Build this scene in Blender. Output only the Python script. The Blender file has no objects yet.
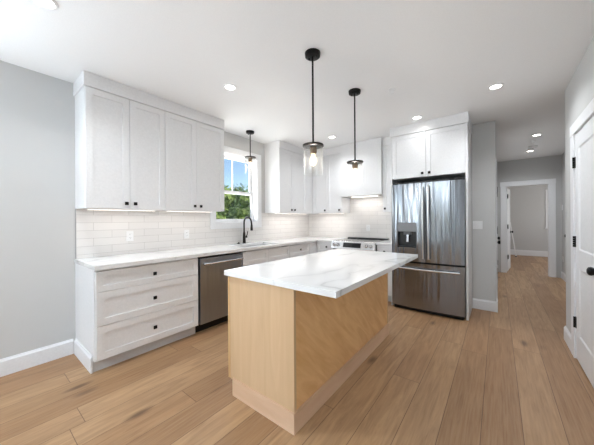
import bpy, bmesh, math, random
from mathutils import Vector, Matrix
random.seed(7)
S = bpy.context.scene
C = S.collection
PI = math.pi

# ------------------------------------------------------------------ camera, world, sun, large lights, exposure
H = 2.624            # ceiling height
YB = 4.587           # back wall
XR = 3.819           # near right wall
F_PX, V0, YAW, ROLL = 257.8, 219.14, 0.662, -0.006
cam_d = bpy.data.cameras.new('camera')
cam = bpy.data.objects.new('camera', cam_d)
C.objects.link(cam)
cam_d.sensor_fit = 'HORIZONTAL'
cam_d.sensor_width = 36.0
cam_d.lens = 36.0 * F_PX / 594.0
cam_d.shift_y = -(222.5 - V0) / 594.0
cam_d.clip_start = 0.02
cam.matrix_world = Matrix.Translation((3.257, 0, 1.288)) @ Matrix.Rotation(YAW, 4, 'Z') @ Matrix.Rotation(PI/2, 4, 'X') @ Matrix.Rotation(ROLL, 4, 'Z')
S.camera = cam

world = bpy.data.worlds.new('sky')
S.world = world
world.use_nodes = True
wt = world.node_tree
wt.nodes.clear()
wo = wt.nodes.new('ShaderNodeOutputWorld')
wb = wt.nodes.new('ShaderNodeBackground')
sky = wt.nodes.new('ShaderNodeTexSky')
sky.sky_type = 'NISHITA'
sky.sun_disc = False
sky.sun_elevation = math.radians(55)
sky.sun_rotation = math.radians(80)
sky.air_density = 1.0
sky.dust_density = 0.4
sky.ozone_density = 2.0
wb.inputs['Strength'].default_value = 0.075
wt.links.new(sky.outputs[0], wb.inputs['Color'])
wt.links.new(wb.outputs[0], wo.inputs['Surface'])

def lamp(name, typ, loc, rot, energy, color=(1, 1, 1), **kw):
    d = bpy.data.lights.new(name, typ)
    d.energy = energy
    d.color = color
    for k, v in kw.items():
        setattr(d, k, v)
    o = bpy.data.objects.new(name, d)
    o.location = loc
    o.rotation_euler = rot
    C.objects.link(o)
    return o

sun_dir = Vector((-0.60, -0.10, -0.80))
sun = lamp('sun', 'SUN', (0, 0, 10), sun_dir.to_track_quat('-Z', 'Y').to_euler(), 1.9, (1, 0.95, 0.86), angle=0.01)
# fill lamps at unseen openings added behind the camera and in the left wall
FILL_TINT = (0.775, 0.895, 1.0)
lamp('daylight_fill', 'AREA', (1.75, -3.42, 1.45), (math.radians(138), 0, PI), 132, FILL_TINT, shape='RECTANGLE', size=1.35, size_y=1.75)
lamp('daylight_fill', 'AREA', (0.06, -1.4, 1.45), (0, math.radians(-134), 0), 36, FILL_TINT, shape='RECTANGLE', size=1.75, size_y=1.7)
# daylight through the sink window
lamp('daylight_fill', 'AREA', (-0.22, 2.65, 1.78), (0, math.radians(-112), 0), 5.5, (0.95, 0.98, 1.0), shape='RECTANGLE', size=1.05, size_y=0.82)
# added spot lamp outside, standing in for sun bounced up through the sink window
lamp('bounce_spot', 'SPOT', (-1.65, 2.58, 0.25), Vector((2.6, 0.0, 2.3)).to_track_quat('-Z', 'Y').to_euler(), 7, (1, 0.98, 0.95), spot_size=math.radians(50), spot_blend=0.4, shadow_soft_size=0.03)
# added fill lamp in an unseen right-hand opening, brightening the far room
lamp('daylight_fill', 'AREA', (5.86, 10.0, 1.5), (0, PI/2, 0), 12.5, (0.97, 0.985, 1.0), shape='RECTANGLE', size=0.7, size_y=1.1)

vs = S.view_settings
vs.view_transform = 'Standard'
vs.look = 'None'
vs.exposure = 1.33
vs.gamma = 1.0
vs.use_curve_mapping = False

# ------------------------------------------------------------------ materials
def lin(c):
    return tuple(((v/255.0)/12.92 if v/255.0 <= 0.04045 else (((v/255.0)+0.055)/1.055)**2.4) for v in c) + (1.0,)

class NT:
    """small helper round a node tree"""
    def __init__(self, name):
        self.m = bpy.data.materials.new(name)
        self.m.use_nodes = True
        self.t = self.m.node_tree
        self.b = self.t.nodes['Principled BSDF']
        self.out = self.t.nodes['Material Output']
    def n(self, typ, **kw):
        o = self.t.nodes.new(typ)
        for k, v in kw.items():
            setattr(o, k, v)
        return o
    def l(self, a, b):
        self.t.links.new(a, b)
    def math(self, op, a, b=None, c=None):
        o = self.n('ShaderNodeMath', operation=op)
        for i, v in enumerate((a, b, c)):
            if v is None: continue
            if isinstance(v, (int, float)): o.inputs[i].default_value = v
            else: self.l(v, o.inputs[i])
        return o.outputs[0]
    def coord(self, scale=(1, 1, 1), which='Object', loc=(0, 0, 0)):
        tc = self.n('ShaderNodeTexCoord')
        mp = self.n('ShaderNodeMapping')
        mp.inputs['Scale'].default_value = scale
        mp.inputs['Location'].default_value = loc
        self.l(tc.outputs[which], mp.inputs['Vector'])
        return mp.outputs[0]
    def noise(self, vec, scale=5, detail=3, rough=0.5, dist=0.0):
        o = self.n('ShaderNodeTexNoise')
        o.inputs['Scale'].default_value = scale
        o.inputs['Detail'].default_value = detail
        o.inputs['Roughness'].default_value = rough
        o.inputs['Distortion'].default_value = dist
        if vec is not None: self.l(vec, o.inputs['Vector'])
        return o.outputs['Fac']
    def ramp(self, fac, stops):
        o = self.n('ShaderNodeValToRGB')
        e = o.color_ramp.elements
        while len(e) < len(stops): e.new(0.5)
        for i, (p, c) in enumerate(stops):
            e[i].position = p
            e[i].color = c if len(c) == 4 else lin(c)
        self.l(fac, o.inputs[0])
        return o.outputs[0]
    def mix(self, fac, a, b, blend='MIX'):
        o = self.n('ShaderNodeMix', data_type='RGBA', blend_type=blend)
        for s, v in ((o.inputs[0], fac), (o.inputs[6], a), (o.inputs[7], b)):
            if isinstance(v, (int, float)): s.default_value = v
            elif isinstance(v, tuple): s.default_value = v if len(v) == 4 else lin(v)
            else: self.l(v, s)
        return o.outputs[2]
    def bump(self, h, strength=0.2, dist=0.01):
        o = self.n('ShaderNodeBump')
        o.inputs['Strength'].default_value = strength
        o.inputs['Distance'].default_value = dist
        self.l(h, o.inputs['Height'])
        self.l(o.outputs[0], self.b.inputs['Normal'])
    def set(self, **kw):
        for k, v in kw.items():
            s = self.b.inputs[k.replace('_', ' ')]
            if isinstance(v, (int, float)): s.default_value = v
            elif isinstance(v, tuple): s.default_value = v
            else: self.l(v, s)
        return self

M = {}
def plain(name, col, rough=0.5, metal=0.0, bumpy=0.0, scale=60, **kw):
    m = NT(name)
    f = m.noise(m.coord(), scale, 3)
    c0 = tuple(max(0, v-3) for v in col)
    c1 = tuple(min(255, v+3) for v in col)
    m.set(Base_Color=m.ramp(f, [(0.3, c0), (0.7, c1)]), Roughness=rough, Metallic=metal, **kw)
    if bumpy: m.bump(f, bumpy, 0.004)
    M[name] = m.m
    return m.m

plain('wall_paint', (207, 207, 206), 0.85, bumpy=0.06, scale=220)
plain('hall_paint', (200, 200, 199), 0.85, bumpy=0.06, scale=220)
plain('ceiling_paint', (246, 246, 246), 0.9, bumpy=0.05, scale=200)
plain('trim_paint', (238, 239, 241), 0.45)
plain('cabinet_paint', (236, 236, 237), 0.38)
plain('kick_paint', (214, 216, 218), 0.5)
plain('black_metal', (22, 21, 21), 0.42, 0.6)
plain('black_plastic', (16, 16, 17), 0.4)
plain('dark_gap', (10, 10, 10), 0.7)
plain('bronze', (112, 92, 70), 0.35, 0.9)
plain('dark_bronze', (52, 48, 46), 0.38, 0.8)
plain('white_plastic', (240, 240, 240), 0.35)
plain('grey_plastic', (92, 93, 95), 0.35, 0.3)
plain('panel_grey', (128, 129, 131), 0.4, 0.2)
plain('edge_metal', (176, 176, 178), 0.4, 0.3)
plain('black_glass', (12, 12, 13), 0.06)
plain('chrome', (200, 200, 202), 0.18, 1.0)
plain('exterior', (190, 188, 182), 0.9)
plain('soil', (74, 84, 48), 0.95, scale=4)

def emis(name, col, strength):
    m = NT(name)
    m.set(Base_Color=lin(col), Emission_Color=lin(col), Emission_Strength=strength)
    M[name] = m.m
emis('lamp_lens', (255, 250, 242), 6.0)
emis('bar_lens', (255, 246, 236), 2.0)
def frosted_bulb(name, col, strength):
    m = NT(name)
    m.t.nodes.remove(m.b)
    tr = m.n('ShaderNodeBsdfTransparent'); em = m.n('ShaderNodeEmission')
    em.inputs[0].default_value = lin(col); em.inputs[1].default_value = strength
    mx = m.n('ShaderNodeMixShader'); mx.inputs[0].default_value = 0.45
    m.l(tr.outputs[0], mx.inputs[1]); m.l(em.outputs[0], mx.inputs[2])
    m.l(mx.outputs[0], m.out.inputs['Surface'])
    M[name] = m.m
frosted_bulb('bulb_glow', (255, 226, 184), 1.6)
emis('display_glow', (60, 66, 74), 0.15)

def glass(name, tint, edge=0.5, base=0.05, milky=0.0):
    m = NT(name)
    m.t.nodes.remove(m.b)
    tr = m.n('ShaderNodeBsdfTransparent'); tr.inputs[0].default_value = tint
    gl = m.n('ShaderNodeBsdfGlossy'); gl.inputs['Roughness'].default_value = 0.03
    lw = m.n('ShaderNodeLayerWeight'); lw.inputs['Blend'].default_value = 0.35
    f = m.math('MULTIPLY_ADD', m.math('POWER', lw.outputs['Facing'], 3.0), edge, base)
    df = m.n('ShaderNodeBsdfDiffuse'); df.inputs[0].default_value = (0.9, 0.9, 0.9, 1)
    m2 = m.n('ShaderNodeMixShader'); m2.inputs[0].default_value = milky
    m.l(gl.outputs[0], m2.inputs[1]); m.l(df.outputs[0], m2.inputs[2])
    mx = m.n('ShaderNodeMixShader')
    m.l(f, mx.inputs[0]); m.l(tr.outputs[0], mx.inputs[1]); m.l(m2.outputs[0], mx.inputs[2])
    m.l(mx.outputs[0], m.out.inputs['Surface'])
    M[name] = m.m
glass('clear_glass', (0.98, 0.98, 0.975, 1), 0.75, 0.045, 0.22)
glass('window_glass', (0.98, 0.99, 0.985, 1), 0.3, 0.02)
glass('bulb_glass', (1.0, 0.93, 0.82, 1), 0.4, 0.04)

# oak plank floor: planks run along Y
def floor_mat():
    m = NT('oak_planks')
    tc = m.n('ShaderNodeTexCoord')
    sp = m.n('ShaderNodeSeparateXYZ'); m.l(tc.outputs['Object'], sp.inputs[0])
    X, Y = sp.outputs[0], sp.outputs[1]
    W, L = 0.2, 2.1
    xr = m.math('DIVIDE', m.math('ADD', X, 20.03), W)
    row = m.math('FLOOR', xr)
    wn = m.n('ShaderNodeTexWhiteNoise', noise_dimensions='1D'); m.l(row, wn.inputs['W'])
    yr = m.math('DIVIDE', m.math('ADD', Y, m.math('MULTIPLY_ADD', wn.outputs['Value'], 7.3, 40.0)), L)
    idx = m.math('FLOOR', yr)
    cv = m.n('ShaderNodeCombineXYZ'); m.l(row, cv.inputs[0]); m.l(idx, cv.inputs[1])
    wn2 = m.n('ShaderNodeTexWhiteNoise', noise_dimensions='2D'); m.l(cv.outputs[0], wn2.inputs['Vector'])
    pid = wn2.outputs['Value']
    # grain, shifted for every plank
    gv = m.n('ShaderNodeCombineXYZ')
    m.l(m.math('MULTIPLY_ADD', X, 13.0, m.math('MULTIPLY', pid, 91.0)), gv.inputs[0])
    m.l(m.math('MULTIPLY_ADD', Y, 1.3, m.math('MULTIPLY', pid, 37.0)), gv.inputs[1])
    g1 = m.noise(gv.outputs[0], 1.6, 5, 0.62, 1.1)
    gv2 = m.n('ShaderNodeCombineXYZ')
    m.l(m.math('MULTIPLY_ADD', X, 90.0, m.math('MULTIPLY', pid, 51.0)), gv2.inputs[0])
    m.l(m.math('MULTIPLY', Y, 3.0), gv2.inputs[1])
    g2 = m.noise(gv2.outputs[0], 1.0, 3, 0.6)
    base = m.ramp(pid, [(0.0, (150, 112, 78)), (0.35, (171, 135, 98)), (0.65, (188, 152, 114)), (1.0, (161, 121, 85))])
    c = m.mix(m.math('MULTIPLY', m.ramp(g1, [(0.36, (0, 0, 0, 1)), (0.68, (1, 1, 1, 1))]), 0.62), base, (128, 94, 66))
    c = m.mix(m.math('MULTIPLY', m.ramp(g2, [(0.35, (0, 0, 0, 1)), (0.7, (1, 1, 1, 1))]), 0.34), c, (194, 161, 126))
    # knots
    kv = m.n('ShaderNodeCombineXYZ')
    m.l(m.math('MULTIPLY', X, 4.2), kv.inputs[0]); m.l(m.math('MULTIPLY', Y, 1.5), kv.inputs[1])
    vo = m.n('ShaderNodeTexVoronoi'); vo.inputs['Scale'].default_value = 1.0; m.l(kv.outputs[0], vo.inputs['Vector'])
    kn = m.ramp(m.math('ADD', vo.outputs['Distance'], m.math('MULTIPLY', g2, 0.06)), [(0.08, (1, 1, 1, 1)), (0.2, (0, 0, 0, 1))])
    c = m.mix(m.math('MULTIPLY', kn, 0.75), c, (84, 58, 42))
    # seams
    fx = m.math('FRACT', xr); ex = m.math('MULTIPLY', m.math('MINIMUM', fx, m.math('SUBTRACT', 1.0, fx)), W)
    fy = m.math('FRACT', yr); ey = m.math('MULTIPLY', m.math('MINIMUM', fy, m.math('SUBTRACT', 1.0, fy)), L)
    e = m.math('MINIMUM', ex, ey)
    seam = m.math('LESS_THAN', e, 0.002)
    c = m.mix(m.math('MULTIPLY', seam, 0.75), c, (92, 66, 48))
    m.set(Base_Color=c, Roughness=m.math('MULTIPLY_ADD', g1, 0.16, 0.32), Specular_IOR_Level=0.38)
    hgt = m.math('SUBTRACT', m.math('MULTIPLY', g2, 0.15), seam)
    m.bump(hgt, 0.15, 0.002)
    M['oak_planks'] = m.m
floor_mat()

# figured maple veneer; axis = direction of the grain
def maple(name, light, dark, scale, figure=0.5, dist=1.2, tilt=0.0):
    m = NT(name)
    def grain(k):
        r = m.n('ShaderNodeMapping'); r.inputs['Rotation'].default_value = (tilt, 0, 0)
        m.l(m.coord(), r.inputs['Vector'])
        p = m.n('ShaderNodeMapping'); p.inputs['Scale'].default_value = tuple(s*k for s in scale)
        m.l(r.outputs[0], p.inputs['Vector']); return p.outputs[0]
    g1 = m.noise(grain(1.0), 1.0, 4, 0.55, dist)
    g2 = m.noise(grain(6.0), 1.0, 2, 0.5, 0.2)
    c = m.mix(m.ramp(g1, [(0.3, (0, 0, 0, 1)), (0.72, (1, 1, 1, 1))]), light, dark)
    c = m.mix(m.math('MULTIPLY', g2, figure), c, dark)
    m.set(Base_Color=c, Roughness=0.36)
    M[name] = m.m
maple('maple_end', (222, 190, 153), (208, 174, 134), (12, 12, 1.1), 0.35)
maple('maple_side', (250, 208, 152), (226, 174, 114), (3, 2.2, 13), 0.4, 1.4, 0.75)
maple('maple_raw', (232, 200, 170), (218, 180, 146), (2, 2, 16), 0.3, 0.6)
maple('maple_door', (226, 190, 140), (208, 166, 114), (9, 9, 1.1), 0.3)

def marble(name, vein_scale, amount, thin=0.012):
    m = NT(name)
    co = m.coord((1, 1, 1), loc=(3.1, 1.7, 0))
    w = m.n('ShaderNodeTexNoise'); w.inputs['Scale'].default_value = 1.3; w.inputs['Detail'].default_value = 4
    m.l(co, w.inputs['Vector'])
    va = m.n('ShaderNodeVectorMath', operation='MULTIPLY_ADD')
    m.l(w.outputs['Color'], va.inputs[0]); va.inputs[1].default_value = (0.55, 0.55, 0.55); m.l(co, va.inputs[2])
    rt = m.n('ShaderNodeMapping'); rt.inputs['Rotation'].default_value = (0, 0, 0.9); rt.inputs['Scale'].default_value = (1.0, 0.45, 1.0)
    m.l(va.outputs[0], rt.inputs['Vector'])
    n1 = m.noise(rt.outputs[0], vein_scale, 2, 0.5)
    d1 = m.math('ABSOLUTE', m.math('SUBTRACT', n1, 0.5))
    v1 = m.ramp(d1, [(0.0, (1, 1, 1, 1)), (thin, (0.35, 0.35, 0.35, 1)), (thin*5, (0, 0, 0, 1))])
    mask = m.ramp(m.noise(co, 1.1, 2), [(0.42, (0, 0, 0, 1)), (0.62, (1, 1, 1, 1))])
    f = m.math('MULTIPLY', m.math('MULTIPLY', v1, mask), amount)
    cloud = m.math('MULTIPLY', m.ramp(m.noise(co, 2.0, 4), [(0.45, (0, 0, 0, 1)), (0.8, (1, 1, 1, 1))]), 0.22)
    c = m.mix(cloud, (243, 243, 243), (214, 216, 219))
    c = m.mix(f, c, (150, 150, 152))
    m.set(Base_Color=c, Roughness=0.13)
    M[name] = m.m
marble('island_quartz', 1.7, 0.6, 0.008)
marble('run_quartz', 2.4, 0.5)

def steel(name, base, rough, wav=0.25, sx=(7, 7, 0.9)):
    m = NT(name)
    f = m.noise(m.coord(sx), 1.0, 2, 0.5, 0.3)
    g = m.noise(m.coord((700, 700, 4)), 1.0, 1)
    m.set(Base_Color=m.mix(g, tuple(v-8 for v in base), tuple(v+8 for v in base)), Metallic=1.0, Roughness=rough)
    m.bump(f, wav, 0.02)
    M[name] = m.m
steel('steel', (142, 145, 150), 0.2, 1.2, (9, 9, 0.55))
steel('steel_dark', (158, 166, 180), 0.32, 0.9, (9, 9, 0.55))
plain('sink_steel', (222, 222, 223), 0.45, 0.6)
steel('steel_bright', (205, 205, 206), 0.24, 0.05)

def tile(name, u, v, off=(0, 0)):
    m = NT(name)
    tc = m.n('ShaderNodeTexCoord'); sp = m.n('ShaderNodeSeparateXYZ'); m.l(tc.outputs['Object'], sp.inputs[0])
    cb = m.n('ShaderNodeCombineXYZ')
    m.l(m.math('ADD', sp.outputs[u], off[0]), cb.inputs[0]); m.l(m.math('ADD', sp.outputs[v], off[1]), cb.inputs[1])
    br = m.n('ShaderNodeTexBrick'); br.offset = 0.5; br.offset_frequency = 2
    for k, val in (('Scale', 1.0), ('Mortar Size', 0.0016), ('Mortar Smooth', 0.3), ('Bias', 0.0), ('Brick Width', 0.318), ('Row Height', 0.079)):
        br.inputs[k].default_value = val
    br.inputs['Color1'].default_value = lin((236, 233, 230)); br.inputs['Color2'].default_value = lin((229, 226, 223)); br.inputs['Mortar'].default_value = lin((188, 184, 180))
    m.l(cb.outputs[0], br.inputs['Vector'])
    nz = m.noise(m.coord(), 14, 2)
    m.set(Base_Color=br.outputs['Color'], Roughness=m.math('MULTIPLY_ADD', br.outputs['Fac'], 0.6, 0.14))
    m.bump(m.math('SUBTRACT', m.math('MULTIPLY', nz, 0.5), br.outputs['Fac']), 0.35, 0.003)
    M[name] = m.m
tile('tile_side', 1, 2, (0.159-0.002, 0.0))
tile('tile_back', 0, 2, (0.05, 0.0))

def leaf_mat(name, a, b):
    m = NT(name)
    f = m.noise(m.coord(), 3.5, 3)
    m.set(Base_Color=m.ramp(f, [(0.3, a), (0.7, b)]), Roughness=0.6)
    M[name] = m.m
leaf_mat('leaf_light', (128, 156, 74), (182, 198, 110))
leaf_mat('leaf_dark', (70, 102, 58), (118, 142, 82))
plain('bark', (92, 78, 64), 0.9, bumpy=0.3, scale=20)

# ------------------------------------------------------------------ mesh helpers
class MB:
    def __init__(self):
        self.bm = bmesh.new()
    def _merge(self, other):
        me = bpy.data.meshes.new('tmp'); other.to_mesh(me); other.free()
        self.bm.from_mesh(me); bpy.data.meshes.remove(me)
    def box(self, x0, x1, y0, y1, z0, z1, bev=0.0, seg=1):
        b = bmesh.new()
        bmesh.ops.create_cube(b, size=1.0)
        for v in b.verts:
            v.co = Vector(((x0+x1)/2 + v.co.x*(x1-x0), (y0+y1)/2 + v.co.y*(y1-y0), (z0+z1)/2 + v.co.z*(z1-z0)))
        if bev: bmesh.ops.bevel(b, geom=list(b.edges), offset=bev, segments=seg, affect='EDGES', profile=0.5)
        self._merge(b); return self
    def lathe(self, prof, c=(0, 0, 0), axis=(0, 0, 1), seg=32, close=True):
        b = bmesh.new()
        q = Vector((0, 0, 1)).rotation_difference(Vector(axis).normalized())
        rings = []
        for r, z in prof:
            if r < 1e-6:
                rings.append([b.verts.new(Vector(c) + q @ Vector((0, 0, z)))])
            else:
                rings.append([b.verts.new(Vector(c) + q @ Vector((r*math.cos(2*PI*i/seg), r*math.sin(2*PI*i/seg), z))) for i in range(seg)])
        for a, d in zip(rings, rings[1:]):
            for i in range(seg):
                j = (i+1) % seg
                f = [a[i % len(a)], a[j % len(a)], d[j % len(d)], d[i % len(d)]]
                f = list(dict.fromkeys(f))
                if len(f) > 2: b.faces.new(f)
        if close:
            for ring in (rings[0], rings[-1]):
                if len(ring) > 2: b.faces.new(ring)
        bmesh.ops.recalc_face_normals(b, faces=list(b.faces))
        self._merge(b); return self
    def cyl(self, p0, p1, r, seg=24, bev=0.0):
        p0 = Vector(p0); p1 = Vector(p1); L = (p1-p0).length
        pr = [(r, 0), (r, L)] if not bev else [(r-bev, 0), (r, bev), (r, L-bev), (r-bev, L)]
        return self.lathe(pr, p0, p1-p0, seg)
    def tube(self, pts, r, seg=12):
        pts = [Vector(p) for p in pts]; rr = r if isinstance(r, (list, tuple)) else [r]*len(pts)
        b = bmesh.new(); rings = []; up = None
        for i, p in enumerate(pts):
            t = (pts[min(i+1, len(pts)-1)] - pts[max(i-1, 0)]).normalized()
            if up is None:
                up = t.orthogonal().normalized()
            up = (up - t*up.dot(t)).normalized(); s = t.cross(up)
            rings.append([b.verts.new(p + rr[i]*(math.cos(2*PI*k/seg)*up + math.sin(2*PI*k/seg)*s)) for k in range(seg)])
        for a, d in zip(rings, rings[1:]):
            for k in range(seg): b.faces.new([a[k], a[(k+1) % seg], d[(k+1) % seg], d[k]])
        b.faces.new(rings[0]); b.faces.new(rings[-1])
        bmesh.ops.recalc_face_normals(b, faces=list(b.faces))
        self._merge(b); return self
    def prism(self, poly, axis, a, bb):
        """poly: 2D outline; axis 'x','y','z' extruded from a to bb"""
        b = bmesh.new()
        def P(p, t):
            return {'x': (t, p[0], p[1]), 'y': (p[0], t, p[1]), 'z': (p[0], p[1], t)}[axis]
        v0 = [b.verts.new(P(p, a)) for p in poly]; v1 = [b.verts.new(P(p, bb)) for p in poly]
        n = len(poly)
        b.faces.new(v0); b.faces.new(v1)
        for i in range(n): b.faces.new([v0[i], v0[(i+1) % n], v1[(i+1) % n], v1[i]])
        bmesh.ops.recalc_face_normals(b, faces=list(b.faces))
        self._merge(b); return self
    def shaker(self, x0, x1, z0, z1, y, t=0.02, fr=0.058, rec=0.009):
        """shaker front facing -y with its face at y, body thickness t, one recessed panel"""
        return self.panels(x0, x1, z0, z1, y, t, [(x0+fr, x1-fr, z0+fr, z1-fr)], rec)
    def panels(self, x0, x1, z0, z1, y, t, rects, rec=0.009, slope=0.0006):
        """slab facing -y with recessed rectangles stacked in z"""
        b = bmesh.new()
        def q(pts): b.faces.new([b.verts.new(p) for p in pts])
        def rect(a0, a1, c0, c1, yy): return [(a0, yy, c0), (a1, yy, c0), (a1, yy, c1), (a0, yy, c1)]
        q(rect(x0, x1, z0, z1, y+t)[::-1])
        o = rect(x0, x1, z0, z1, y); bk = rect(x0, x1, z0, z1, y+t)
        for i in range(4):
            j = (i+1) % 4; q([o[j], o[i], bk[i], bk[j]])
        rects = sorted(rects, key=lambda r: r[2])
        px0, px1 = rects[0][0], rects[0][1]
        q(rect(x0, px0, z0, z1, y)); q(rect(px1, x1, z0, z1, y))
        zz = z0
        for r in rects:
            q(rect(px0, px1, zz, r[2], y)); zz = r[3]
            A = rect(r[0], r[1], r[2], r[3], y); Bq = rect(r[0]+slope, r[1]-slope, r[2]+slope, r[3]-slope, y+rec)
            for i in range(4):
                j = (i+1) % 4; q([A[i], A[j], Bq[j], Bq[i]])
            q(Bq)
        q(rect(px0, px1, zz, z1, y))
        bmesh.ops.remove_doubles(b, verts=list(b.verts), dist=1e-6)
        bmesh.ops.recalc_face_normals(b, faces=list(b.faces))
        self._merge(b); return self
    def build(self, name, mat, parent=None, smooth=False, label=None):
        me = bpy.data.meshes.new(name)
        if smooth:
            for f in self.bm.faces: f.smooth = True
        self.bm.to_mesh(me); self.bm.free()
        o = bpy.data.objects.new(name, me)
        me.materials.append(M[mat])
        if smooth:
            try: me.set_sharp_from_angle(angle=math.radians(40))
            except Exception: pass
        if parent is not None: o.parent = parent
        if label: o['label'] = label
        C.objects.link(o)
        return o

def thing(name, label, cat, loc=(0, 0, 0), rz=0.0, group=None):
    o = bpy.data.objects.new(name, None)
    o.empty_display_size = 0.1
    o.location = loc; o.rotation_euler = (0, 0, rz)
    o['label'] = label; o['category'] = cat
    if group: o['group'] = group
    C.objects.link(o); return o
def tag(o, label, cat, group=None):
    o['label'] = label; o['category'] = cat
    if group: o['group'] = group
    return o
def struct(o):
    o['kind'] = 'structure'; return o
def sempty(name, loc=(0, 0, 0), rz=0.0):
    o = bpy.data.objects.new(name, None); o.empty_display_size = 0.1
    o.location = loc; o.rotation_euler = (0, 0, rz); o['kind'] = 'structure'; C.objects.link(o); return o
def kids(o): return [c for c in C.objects if c.parent == o]
def dup(o, loc, label, group=None):
    pairs = []
    def rec(src, par):
        c = src.copy(); C.objects.link(c)
        if par is not None: c.parent = par
        for ch in kids(src): rec(ch, c)
        return c
    r = rec(o, None); r.location = loc; r['label'] = label
    return r

# ------------------------------------------------------------------ the shell
T = 0.12
struct(MB().box(-0.12, 6.2, -3.6, 12.0, -0.12, 0.0).build('floor', 'oak_planks'))
struct(MB().box(-0.12, 6.2, -3.6, 12.0, H, H+0.15).build('ceiling', 'ceiling_paint'))
WY0, WY1, WZ0, WZ1 = 2.235, 3.065, 1.24, 2.31     # sink window opening
b = MB()
b.box(-T-0.04, 0, -0.53, WY0, 0, H).box(-T-0.04, 0, -3.6, -2.27, 0, H).box(-T-0.04, 0, -2.27, -0.53, 0, 0.55).box(-T-0.04, 0, -2.27, -0.53, 2.35, H).box(-T-0.04, 0, WY1, YB+0.12, 0, H).box(-T-0.04, 0, WY0, WY1, 0, WZ0).box(-T-0.04, 0, WY0, WY1, WZ1, H)  # opening at the camera end added for the left fill lamp
struct(b.build('wall_left', 'wall_paint'))
struct(MB().box(0, 3.0, YB, YB+0.12, 0, H).build('wall_back', 'wall_paint'))
HX0, HX1, HY1 = 3.235, 4.33, 7.8
# pier right of the refrigerator and the left hall wall
DL = [(4.75, 5.5), (5.72, 6.5)]       # doors of the left hall wall
b = MB()
b.box(2.963, HX0, 4.463, YB, 0, H).box(3.0, HX0, YB, DL[0][0], 0, H).box(HX0-T, HX0, DL[0][1], DL[1][0], 0, H)
b.box(HX0-T, HX0, DL[1][1], HY1, 0, H)
for a, c in DL: b.box(HX0-T, HX0, a, c, 2.045, H)
struct(b.build('wall_hall_left', 'wall_paint'))
# right wall with the near door, and the return into the hall
D1 = (2.595, 3.425)
b = MB()
b.box(XR, XR+T, -3.6, D1[0], 0, H).box(XR, XR+T, D1[1], 3.885, 0, H).box(XR, XR+T, D1[0], D1[1], 2.045, H)
b.box(XR+T, HX1, 3.765, 3.885, 0, H)
struct(b.build('wall_right', 'wall_paint'))
DR = (6.42, 7.24)
b = MB()
b.box(HX1, HX1+T, 3.885, DR[0], 0, H).box(HX1, HX1+T, DR[1], HY1, 0, H).box(HX1, HX1+T, DR[0], DR[1], 2.045, H)
struct(b.build('wall_hall_right', 'hall_paint'))
EX0, EX1 = 3.405, 4.138
b = MB()
b.box(HX0-1.3, EX0, HY1, HY1+T, 0, H).box(EX1, 6.0, HY1, HY1+T, 0, H).box(EX0, EX1, HY1, HY1+T, 2.03, H)
struct(b.build('wall_hall_end', 'hall_paint'))
FY = 11.72
FW = (4.585, 5.25, 0.98, 2.12)
b = MB()
b.box(1.9, FW[0], FY, FY+T, 0, H).box(FW[1], 6.0, FY, FY+T, 0, H).box(FW[0], FW[1], FY, FY+T, 0, FW[2]).box(FW[0], FW[1], FY, FY+T, FW[3], H)
struct(b.build('wall_far', 'hall_paint'))
struct(MB().box(1.9, 2.0, HY1+T, FY, 0, H).build('wall_far_left', 'hall_paint'))
struct(MB().box(5.9, 6.0, HY1+T, 9.6, 0, H).box(5.9, 6.0, 10.4, FY, 0, H).box(5.9, 6.0, 9.6, 10.4, 0, 0.9).box(5.9, 6.0, 9.6, 10.4, 2.1, H).build('wall_far_right', 'hall_paint'))  # unseen opening added for the far-room fill lamp
# unseen wall behind the camera, its opening added for the fill lamp
b = MB()
b.box(0, 1.05, -3.6, -3.48, 0, H).box(2.45, XR, -3.6, -3.48, 0, H)
for a, c in ((1.05, 2.45),): b.box(a, c, -3.6, -3.48, 0, 0.55).box(a, c, -3.6, -3.48, 2.35, H)
struct(b.build('wall_front', 'wall_paint'))
# closets behind the closed doors, so nothing leaks
struct(MB().box(XR+T, XR+T+0.02, 2.5, 3.5, 0, H).build('wall_closet', 'hall_paint'))
struct(MB().box(HX0-T-0.02, HX0-T, 4.712, 6.6, 0, H).build('wall_closet_hall', 'hall_paint'))
struct(MB().box(HX1+T, HX1+T+0.02, 6.3, 7.35, 0, H).build('wall_bath', 'hall_paint'))

# baseboards: profile with a small cap
def base(name, p0, p1, nrm, h=0.142, t=0.016):
    p0 = Vector(p0); p1 = Vector(p1); d = (p1-p0); L = d.length; d.normalize()
    n = Vector(nrm)
    bm = MB()
    prof = [(0, 0), (t, 0), (t, h-0.02), (t*0.55, h-0.008), (t*0.45, h), (0, h)]
    bb = bmesh.new()
    r0 = [bb.verts.new((p0.x+n.x*a, p0.y+n.y*a, z)) for a, z in prof]
    r1 = [bb.verts.new((p1.x+n.x*a, p1.y+n.y*a, z)) for a, z in prof]
    for i in range(len(prof)):
        j = (i+1) % len(prof); bb.faces.new([r0[i], r0[j], r1[j], r1[i]])
    bb.faces.new(r0); bb.faces.new(r1)
    bmesh.ops.recalc_face_normals(bb, faces=list(bb.faces))
    bm._merge(bb)
    return bm
struct(base('b', (0, -3.48), (0, 0.634), (1, 0)).build('baseboard_left', 'trim_paint'))
b = base('b', (2.965, 4.463), (3.251, 4.463), (0, -1)); b2 = base('b', (HX0, 4.4635), (HX0, 4.66), (1, 0))
struct(b.build('baseboard_pier', 'trim_paint')); struct(b2.build('baseboard_hall_left', 'trim_paint'))
b = base('b', (XR, 3.54), (XR, 3.901), (-1, 0)); b2 = base('b', (3.8195, 3.885), (HX1, 3.885), (0, 1))
struct(b.build('baseboard_right', 'trim_paint')); struct(b2.build('baseboard_return', 'trim_paint'))
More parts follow.
